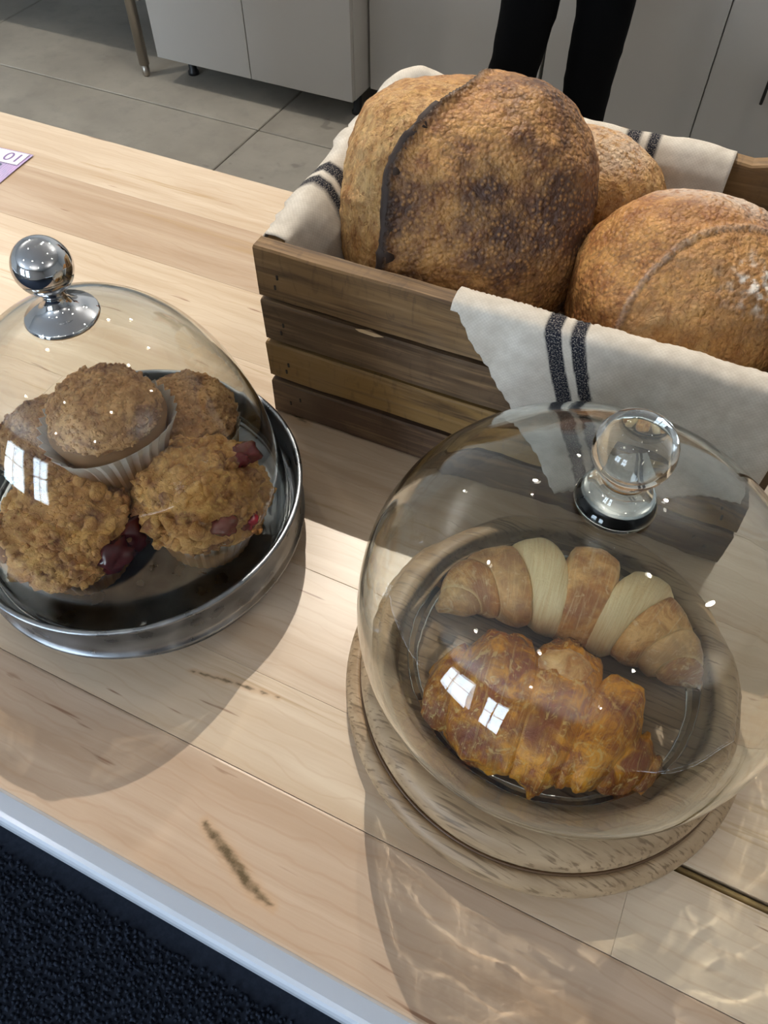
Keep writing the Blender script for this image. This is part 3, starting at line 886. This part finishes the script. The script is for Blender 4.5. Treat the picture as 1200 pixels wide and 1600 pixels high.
# ------------------------------------------------------------------ bread crate
CR = Vector((0, 0, 0))
crate = empty('bread_crate', frame(TC, -.101, .587, 0), TC, 'weathered brown slatted wooden crate full of bread loaves on the counter', 'crate')
cx0, cx1, cy0, cy1 = -.2130, .2130, -.148, .148
th = .0165
levels = [(.0010, .0425), (.0475, .0885), (.0925, .1345), (.1385, .1860)]
rg = random.Random(21)
SLAT_TINT = [(.098, .058, .036), (.235, .138, .046), (.125, .078, .042), (.200, .118, .050)]
def slat(x0, x1, y0, y1, z0, z1, rag=0.0, seed=0):
    """rough sawn slat: grid box with wavering edges"""
    alongx = (x1 - x0) > (y1 - y0)
    n = 26
    V = []
    cx, cy, cz = (x0 + x1) / 2, (y0 + y1) / 2, (z0 + z1) / 2
    r = random.Random(seed)
    ch = .0016
    hx, hy, hz = (x1 - x0) / 2, (y1 - y0) / 2, (z1 - z0) / 2
    hw = hy if alongx else hx; hl = hx if alongx else hy
    ring = [(-hw + ch, -hz), (hw - ch, -hz), (hw, -hz + ch), (hw, hz - ch), (hw - ch, hz), (-hw + ch, hz), (-hw, hz - ch), (-hw, -hz + ch)]
    for i in range(n):
        l = -hl + 2 * hl * i / (n - 1)
        for (w, z) in ring:
            k = nz(Vector((l * 30 + seed * 7, w * 40, z * 40)), 1.0, 2)
            dz = k * .0009 + (rag * (nz(Vector((l * 45 + seed, 0, 3)), 1.0, 3)) if z > 0 else 0)
            dw = nz(Vector((l * 24 + seed * 5, w * 30, 9 + z * 30)), 1.0, 2) * .0007
            ll = l
            if i in (0, n - 1): ll += r.uniform(-.0007, .0007)
            V.append((ll, w + dw, z + dz) if alongx else (w + dw, ll, z + dz))
    F = grid_faces(n, 8, wrap_v=True) + [tuple(range(8)), tuple(range((n - 1) * 8, n * 8))]
    o = mesh('slat', V, F, M['crate'], crate, smooth=False)
    fix_normals(o); o.location = (cx, cy, cz); o.color = (*SLAT_TINT[seed % 10], 1)
    return o
for i, (z0, z1) in enumerate(levels):
    jx = [rg.uniform(-.003, .002) for _ in range(4)]
    slat(cx0 + jx[0], cx1 + jx[1], cy0, cy0 + th, z0, z1, 0, 10 + i)
    slat(cx0 + jx[2], cx1 + jx[3], cy1 - th, cy1, z0, z1 + (.004 if i == 3 else 0), .006 if i == 3 else 0, 20 + i)
    slat(cx0 + .001, cx0 + .001 + th, cy0 + th + .0008, cy1 - th - .0008, z0, z1 - .002, 0, 30 + i)
    slat(cx1 - .001 - th, cx1 - .001, cy0 + th + .0008, cy1 - th - .0008, z0, z1 - .002, 0, 40 + i)
for x in (cx0 + th + .002, cx1 - th - .022):
    for y in (cy0 + th + .001, cy1 - th - .021):
        o = box('corner_post', x, x + .020, y, y + .020, .012, .165, M['crate'], crate, .001); o.color = (.2, .13, .07, 1)
for j in range(5):
    y0 = cy0 + th + .0015 + j * .0518
    o = box('bottom_slat', cx0 + th + .002, cx1 - th - .002, y0, y0 + .048, .003, .0115, M['crate'], crate, .0008); o.color = (.2, .13, .07, 1)
nail = plain('rusty_nail', (0.02, 0.014, 0.010), 0.6)
for i, (z0, z1) in enumerate(levels):
    for q, (dx, dz) in enumerate([(.019, .5), (.016, .28)] if i else [(.027, .62), (.016, .42)]):
        for sx in (cx0 + dx, cx1 - dx):
            o = box('nail_head', -.0009, .0009, -.0006, .0006, -.0022, .0022, nail, crate, .0003, 1)
            o.location = (sx, cy0 - .0001, z0 + (z1 - z0) * dz)
# a pale splinter where the second slat is chipped
V = [(-.012, 0, 0), (-.006, -.0006, .0022), (.008, -.0006, .0020), (.014, 0, .0004), (.006, -.0008, -.0016), (-.008, -.0006, -.0012), (0, .004, 0)]
o = mesh('splinter', V, [(0, 1, 6), (1, 2, 6), (2, 3, 6), (3, 4, 6), (4, 5, 6), (5, 0, 6), (0, 5, 4, 3, 2, 1)], plain('fresh_split_wood', (0.52, 0.36, 0.20), 0.7), crate, smooth=False)
o.location = (cx0 + .100, cy0 - .0004, .1345)

# ------------------------------------------------------------------ linen towel lining the crate
def towel():
    O = frame(TC, -.101, .587, 0)
    V, F, ST, WS, WW = [], [], [], [], []
    def add_sheet(nu, nv, fn):
        off = len(V)
        for i in range(nu):
            for j in range(nv):
                p, st, ws, ww = fn(i / (nu - 1), j / (nv - 1))
                V.append(p); ST.append(st); WS.append(ws); WW.append(ww)
        F.extend(grid_faces(nu, nv, off=off))
    def stripe(x, bands):
        return max(max(0, min(1, (x - a) / .0006)) * max(0, min(1, (b - x) / .0006)) for a, b in bands)
    def follow(path, d):
        for (p, q) in zip(path, path[1:]):
            L = math.hypot(q[0] - p[0], q[1] - p[1])
            if d <= L or q is path[-1]:
                f = d / L
                return p[0] + (q[0] - p[0]) * f, p[1] + (q[1] - p[1]) * f
            d -= L
    # front sheet: inside, over the front rim, down the outside in a slanted corner
    ta, zt = cy0, .1862
    def front(u, v):
        s = -.0435 + (.2040 + .0435) * u              # along crate x (local); world s = s-.101
        sw = s - .101
        if sw < -.037: zb = .192 - (sw + .144) / .107 * .162
        else: zb = .030 + (sw + .037) / .141 * .067
        zb += .0012 * math.sin(sw * 900) + .002 * nz(Vector((sw * 60, 0, 0)), 1, 2)
        path = [(ta + .045, .060), (ta + .028, .130), (ta + .0215, .178), (ta + .017, .1895), (ta + .008, .1915), (ta - .001, .1895), (ta - .0036, .184), (ta - .0040, min(zb, .1838))]
        L = sum(math.hypot(b[0] - a[0], b[1] - a[1]) for a, b in zip(path, path[1:]))
        d = v * L
        t, z = follow(path, d)
        hang = max(0, .19 - z) if d > .13 else 0
        dr = nz(Vector((sw * 14, z * 9, 4)), 1, 3)
        t -= (abs(dr) * .006 + .002 * math.sin(sw * 60 + z * 20) ** 2) * min(1, hang / .03)
        z += .0016 * nz(Vector((sw * 25, 1, 0)), 1, 2)
        sx = sw - .37 * hang
        st = stripe(sx, [(-.0755, -.0625), (-.0565, -.0450)])
        return O + frame(TC, s, t, z), st, sw, d
    add_sheet(130, 70, front)
    # left and back sheet
    A = (cx0 + .008, cy0 + .019); B = (cx0 + .008, cy1 - .008); C = (.111, cy1 - .008)
    rad = .030
    segs = []
    L1 = (B[1] - rad) - A[1]; LA = rad * math.pi / 2; L2 = C[0] - (B[0] + rad)
    LT = L1 + LA + L2
    def path_at(q):
        if q < L1: return Vector((A[0], A[1] + q, 0)), Vector((-1, 0, 0))
        if q < L1 + LA:
            a = (q - L1) / rad
            c = Vector((B[0] + rad, B[1] - rad, 0)); n = Vector((-math.cos(a), math.sin(a), 0))
            return c + n * rad, n
        return Vector((B[0] + rad + q - L1 - LA, B[1], 0)), Vector((0, 1, 0))
    def ring(u, v):
        q = u * LT
        p, n = path_at(q)
        corner = math.exp(-((q - L1 - LA / 2) / .05) ** 2)
        puff = .010 * math.exp(-((q - L1 * .62) / .05) ** 2) + .018 * corner
        front_edge = math.exp(-(q / .03) ** 2)
        lay = smooth01(0, .055, q)
        prof = [(-.055, .050), (-.038, .120), (-.024 - .004 * front_edge, .178 - .01 * front_edge), (-.014, .192 + puff), (-.003, .196 + puff), (.008, .1905 + puff * .8), (.0115, .180), (.0125, .135)]
        flatp = [(-.055, .050), (-.038, .120), (-.0118, .176), (-.0108, .1850), (-.003, .1868), (.0075, .1862), (.0100, .180), (.0108, .150)]
        prof = [(a[0] + (b[0] - a[0]) * lay, a[1] + (b[1] - a[1]) * lay) for a, b in zip(flatp, prof)]
        Lp = sum(math.hypot(b[0] - a[0], b[1] - a[1]) for a, b in zip(prof, prof[1:]))
        o, z = follow(prof, v * Lp)
        wob = nz(Vector((q * 18, v * 3, 2)), 1, 3)
        o += wob * .006 * (1 if v < .55 else .25) * lay; z += wob * .003 * lay
        if o > .008: o = max(o, .0100 + .0018 * lay)
        st = stripe(q, [(.064, .0775), (.084, .0965)])
        qb = q - L1 - LA + B[0] + rad - .101
        st = max(st, stripe(qb, [(-.086, -.074), (-.067, -.055)]) if q > L1 + LA else 0)
        return O + frame(TC, (p + n * o).x, (p + n * o).y, z), st, q, v * Lp
    add_sheet(170, 44, ring)
    # the part that lines the bottom of the crate, under the loaves
    def bottom(u, v):
        s = cx0 + .06 + u * (.36); t = cy0 + .046 + v * (.19)
        return O + frame(TC, s, t, .052 - .036 * math.sin(math.pi * u) ** .3 * math.sin(math.pi * v) ** .3), 0, s, t
    add_sheet(20, 14, bottom)
    o = mesh('linen_towel', V, F, M['linen'], None, attrs={'stripe_coordinate': ST, 'weave_s': WS, 'weave_w': WW})
    tag(o, 'cream linen towel with paired black stripes draped over the crate under the loaves', 'towel')
    sd = o.modifiers.new('thick', 'SOLIDIFY'); sd.thickness = .0011; sd.offset = 0
    return o
towel()

# ------------------------------------------------------------------ bread loaves
def make_loaf(label, centre, axes, radii, power, mat, seed, shape=None, nu=190, nv=120, lump=.05):
    """axes: three unit vectors a (across), b (up), n (towards the customer)"""
    A, B_, Nn = axes
    root = empty('bread_loaf', (centre.x, centre.y, 0.0), 0, label, 'bread', 'loaves in the crate')
    root.location = centre
    V, BL, DK, FL = [], [], [], []
    for i in range(nu):
        ph = 2 * math.pi * i / nu
        for j in range(nv):
            th_ = math.pi * (j + .0) / (nv - 1)
            # pole along n so that the face seen has even quads
            dx, dy, dz = math.sin(th_) * math.cos(ph), math.sin(th_) * math.sin(ph), math.cos(th_)
            k = (abs(dx) ** power + abs(dy) ** power + abs(dz) ** power) ** (-1 / power)
            x, y, z = dx * k, dy * k, dz * k
            q = nz(Vector((x, y, z)) * 1.0 + Vector((seed, 0, 0)), 1.4, 3) * lump + nz(Vector((x, y, z)) + Vector((0, seed, 0)), 9, 3) * .012
            bl = dk = fl = 0.0
            if shape: q2, bl, dk, fl = shape(x, y, z); q += q2
            s = 1 + q
            V.append(A * (x * radii[0] * s) + B_ * (y * radii[1] * s) + Nn * (z * radii[2] * s))
            BL.append(bl); DK.append(dk); FL.append(fl)
    F = grid_faces(nu, nv, wrap_u=True)
    o = mesh('crust', V, F, mat, root, attrs={'bloom': BL, 'dark': DK, 'flour': FL})
    bm = bmesh.new(); bm.from_mesh(o.data); bmesh.ops.remove_doubles(bm, verts=bm.verts, dist=1e-6)
    bmesh.ops.recalc_face_normals(bm, faces=bm.faces); bm.to_mesh(o.data); bm.free()
    return root

UC = frame(TC, 1, 0); VC = frame(TC, 0, 1)
def cr(s, t, z): return frame(TC, s, t, z)
# big loaf standing on edge, dark bottom skin to the customer, burnt ear down its left side
tiltA = RAD(24)
c1 = cr(-.190, .572, .172)
n1 = (Vector((0, 0, .55)) - c1); n1.z = 0; n1.normalize()
n1 = (n1 * math.cos(tiltA) + Vector((0, 0, 1)) * math.sin(tiltA)).normalized()
a1 = Vector((0, 0, 1)).cross(n1); a1 = Vector((-a1.x, -a1.y, 0)).normalized()
if a1.x < 0: a1 = -a1
b1 = n1.cross(a1); b1 = b1 if b1.z > 0 else -b1
ROLL = RAD(0)
a1, b1 = a1 * math.cos(ROLL) + b1 * math.sin(ROLL), b1 * math.cos(ROLL) - a1 * math.sin(ROLL)
def ridge(y): return -.50 + .06 * y + 1.0 * max(0, y - .25) ** 2
def shape1(x, y, z):
    if z < -.45: return 0, 0, 0, 0
    w = .035 * nz(Vector((0, y * 5, 2)), 1, 3)
    d = x - ridge(y) + w * .4
    front = smooth01(-.45, -.05, z)
    bl = (1 - smooth01(-.03, .0, d)) * front
    step = -.13 * (1 - smooth01(-.05, -.005, d)) * front * (1 - .65 * smooth01(-.1, -.75, d))
    lip = .042 * math.exp(-((d - .015) / .035) ** 2) * front * smooth01(.1, .5, z)
    dk = math.exp(-((d - .002) / .040) ** 2) * front
    fl = smooth01(.55, .95, x) * smooth01(-.2, .3, y) * .5 * smooth01(.2, -.1, z)
    rip = .018 * nz(Vector((x * 4, y * 7, 5)), 1, 3) * bl
    return step + lip + rip, bl, min(1, dk * 1.1), fl
loaf1 = make_loaf('biggest loaf standing on edge with dark mottled skin and a burnt black ridge', c1, (a1, b1, n1), (.108, .107, .088), 2.75, M['loaf_dark'], 3.0, shape1, 240, 150)
# ear: charred flap along the ridge
V = []
nl = 60
for i in range(nl):
    y = -.90 + 1.66 * i / (nl - 1)
    for (dd, up) in ((.070, -.03), (.03, .045), (-.012, .072), (-.040, .035), (-.012, -.06)):
        x = ridge(y) + dd + .02 * nz(Vector((y * 9, dd * 4, 1)), 1, 3)
        k2 = max(0.0, 1 - abs(x) ** 2.75 - abs(y) ** 2.75)
        z = k2 ** (1 / 2.75)
        s = 1 + up * (.6 + .5 * nz(Vector((y * 12, 0, 7)), 1, 2)) + nz(Vector((x, y, z)) + Vector((3.0, 0, 0)), 1.4, 3) * .05
        V.append(a1 * (x * .108 * s) + b1 * (y * .107 * s) + n1 * (z * .088 * s))
ear = mesh('ear', V, grid_faces(nl, 5, wrap_v=True) + [tuple(range(5)), tuple(range((nl - 1) * 5, nl * 5))], M['burnt'], loaf1)
fix_normals(ear); tag(ear, 'charred black raised ridge of crust')

# round loaf at the back
c2 = cr(-.098, .660, .130)
make_loaf('golden loaf at the back of the crate between the two bigger loaves', c2, (UC, Vector((0, 0, 1)), -VC), (.070, .088, .052), 2.2, M['loaf_gold'], 9.0,
          lambda x, y, z: (0, .75 * smooth01(-.2, .25, y * .4 + x * .4 + z * .3), 0, .35 * smooth01(.72, .95, y) * smooth01(-.6, .2, x)), 140, 90)
# front right loaf with a curved score and flour
c3 = cr(.008, .553, .153)
n3 = Vector((-.10, -.80, .62)).normalized(); a3 = (UC - n3 * UC.dot(n3)).normalized(); b3 = n3.cross(a3); b3 = b3 if b3.z > 0 else -b3
def shape3(x, y, z):
    if z < -.6: return 0, 0, 0, 0
    r = math.hypot(x - .27, (y + .24) * .92)
    e = r - .86
    front = smooth01(-.5, -.1, z)
    inner = (1 - smooth01(-.012, .004, e)) * front
    step = -.024 * math.exp(-((e + .014) / .016) ** 2) * front + .016 * math.exp(-((e - .012) / .018) ** 2) * front
    fl = math.exp(-((e - .012) / .016) ** 2) * .22 + 1.6 * math.exp(-(((x - .38) / .24) ** 2 + ((y - .26) / .17) ** 2)) * max(0, .15 + 2.2 * nz(Vector((x * 13, y * 13, 2)), 1, 2)) 
    fl += .55 * smooth01(.70, .96, y) * smooth01(.9, .2, abs(x + .1))
    dk = .6 * math.exp(-((e + .008) / .0045) ** 2) * front + .65 * smooth01(.30, .75, x) * smooth01(-.35, -.62, y)
    bl = inner * (.30 + .7 * smooth01(-.1, -.6, y + .35 * nz(Vector((x * 3, y * 3, 0)), 1, 2)))
    return step + .012 * inner * nz(Vector((x * 5, y * 5, 8)), 1, 3), bl, min(1, dk), min(1, fl)
make_loaf('round loaf at the front right with a curved score and white flour patches', c3, (a3, b3, n3), (.088, .084, .080), 2.25, M['loaf_gold'], 5.0, shape3, 220, 140)

# ------------------------------------------------------------------ background kitchen
def cabinet(label, s0, s1, t0, depth, z0, z1, seams, handles, feet):
    c = empty('cabinet', frame(TH, (s0 + s1) / 2, t0, ZF), TH, label, 'cabinet')
    ox = (s0 + s1) / 2
    box('carcass', s0 - ox, s1 - ox, .020, depth, z0 - ZF, z1 - ZF, M['white_laminate'], c, .001, 1)
    xs = [s0] + seams + [s1]
    for a, b in zip(xs, xs[1:]):
        d = box('door', a - ox + .002, b - ox - .002, 0, .0185, z0 - ZF + .001, z1 - ZF - .02, M['white_laminate'], c, .0012, 2)
        for (hx, hz0, hz1) in handles:
            if a < hx < b:
                tube('handle', [(hx - ox, -.004, hz0 - ZF), (hx - ox, -.025, hz0 - ZF), (hx - ox, -.025, hz1 - ZF), (hx - ox, -.004, hz1 - ZF)], .005, M['black_plastic'], d, 8)
    for (fs, ft) in feet:
        lathe('cabinet_foot', [(0, 0.0003), (.022, 0.0003), (.022, .012), (.016, .02), (.016, z0 - ZF), (0, z0 - ZF)], M['black_plastic'], c, 16).location = (fs - ox, ft - t0, 0)
    return c
cabinet('pale two door cabinet on short black feet beside the steel table leg', -2.194, -1.334, 2.535, .60, -.82, 0.0, [-1.764], [], [(-2.13, 2.66), (-1.38, 2.66), (-2.13, 3.05), (-1.38, 3.05)])
cabinet('bluish grey single door cabinet behind the big loaf in the crate', -1.327, -.695, 2.66, .55, -.82, 0.0, [], [], [(-1.27, 2.74), (-.75, 2.74), (-1.27, 3.1), (-.75, 3.1)])
cabinet('grey two door cabinet at the far right behind the black trousers', -.687, .360, 2.66, .55, -.82, 0.0, [-.168], [(.004, -.59, -.46)], [(-.63, 2.74), (.30, 2.74), (-.63, 3.1), (.30, 3.1)])

pt = empty('prep_table', frame(TH, -3.1, 2.95, ZF), TH, 'stainless steel prep table with round legs and a low shelf at the far left', 'table')
lx = .806
for (x, y) in ((lx, -.385), (-lx, -.385), (lx, .33), (-lx, .33)):
    lg = tube('leg', [(x, y, .045), (x, y, .86)], .0205, M['steel'], pt, 20)
    tube('bullet_foot', [(x, y, 0.0005), (x, y, .008), (x, y, .048)], [.0120, .0150, .0165], M['steel'], lg, 16)
box('worktop', -.90, .86, -.43, .38, .86, .90, M['steel'], pt, .004)
box('low_shelf', -.83, .775, -.30, .36, .235, .255, M['steel'], pt, .003)

# ------------------------------------------------------------------ person in black behind the counter
per = empty('person', (0.46, 2.2, ZF), 0, 'person standing behind the crate, only black trousered legs in view', 'person')
def skin_body(name, verts, edges, radii, mat, sub=2, root=0, parent=per):
    me = bpy.data.meshes.new(name); me.from_pydata(verts, edges, [])
    o = bpy.data.objects.new(name, me); COL.objects.link(o); o.parent = parent
    md = o.modifiers.new('skin', 'SKIN'); md.use_smooth_shade = True
    for i, r in enumerate(radii):
        sv = me.skin_vertices[0].data[i]
        sv.radius = r if isinstance(r, tuple) else (r, r); sv.use_root = (i == root)
    s = o.modifiers.new('sub', 'SUBSURF'); s.levels = sub; s.render_levels = sub
    me.materials.append(mat)
    return o
# local coordinates: x across, y depth, z up from the floor
tv = [(0, 0, .93), (-.085, 0, .86), (-.088, 0, .67), (-.112, 0, .50), (-.150, 0, .30), (-.175, .02, .09),
      (.095, 0, .86), (.103, 0, .67), (.098, 0, .50), (.100, 0, .30), (.104, .02, .09), (0, 0, 1.02)]
te = [(0, 1), (1, 2), (2, 3), (3, 4), (4, 5), (0, 6), (6, 7), (7, 8), (8, 9), (9, 10), (0, 11)]
tr = [(.15, .12), (.092, .092), (.073, .078), (.067, .072), (.062, .066), (.058, .062), (.092, .092), (.077, .080), (.066, .072), (.063, .066), (.058, .062), (.155, .115)]
o = skin_body('trousers', tv, te, tr, M['black_cloth'])
dt = bpy.data.textures.new('cloth_folds', 'CLOUDS'); dt.noise_scale = .05
dm = o.modifiers.new('folds', 'DISPLACE'); dm.texture = dt; dm.strength = .012; dm.mid_level = .5
skin = plain('skin', (0.52, 0.31, 0.22), 0.55)
bv = [(0, 0, 1.0), (0, 0, 1.2), (0, 0, 1.38), (0, .0, 1.47), (0, -.015, 1.56), (0, -.02, 1.66), (-.19, 0, 1.36), (-.235, -.01, 1.10), (-.22, -.14, .93), (-.20, -.20, .88), (.19, 0, 1.36), (.235, -.01, 1.10), (.22, -.14, .93), (.20, -.20, .88)]
be = [(0, 1), (1, 2), (2, 3), (3, 4), (4, 5), (2, 6), (6, 7), (7, 8), (8, 9), (2, 10), (10, 11), (11, 12), (12, 13)]
brd = [(.13, .10), (.13, .10), (.15, .10), (.055, .055), (.075, .09), (.07, .085), .058, .045, .033, .036, .058, .045, .033, .036]
skin_body('body', bv, be, brd, skin)
sv_ = [(0, 0, .98), (0, 0, 1.2), (0, 0, 1.38), (-.195, 0, 1.36), (-.24, -.01, 1.12), (.195, 0, 1.36), (.24, -.01, 1.12)]
skin_body('shirt', sv_, [(0, 1), (1, 2), (2, 3), (3, 4), (2, 5), (5, 6)], [(.165, .13), (.155, .125), (.17, .12), .07, .06, .07, .06], M['black_cloth'])
skin_body('hair', [(0, .02, 1.60), (0, .015, 1.70)], [(0, 1)], [(.082, .085), (.078, .085)], plain('dark_hair', (0.03, 0.02, 0.012), 0.6))
for sx, px in ((-1, -.175), (1, .104)):
    skin_body('shoe', [(px, .05, .05), (px, -.08, .045), (px, -.16, .032)], [(0, 1), (1, 2)], [(.042, .045), (.046, .040), (.036, .028)], M['black_plastic'])

# the counter top and the things on it receive the light bent by the glass
for o in bpy.data.objects:
    if o.type == 'MESH' and o.name.split('.')[0] in ('plank', 'turned_base', 'edge_trim', 'joint_rod', 'slat', 'linen_towel', 'pan', 'pedestal'):
        o.cycles.is_caustics_receiver = True
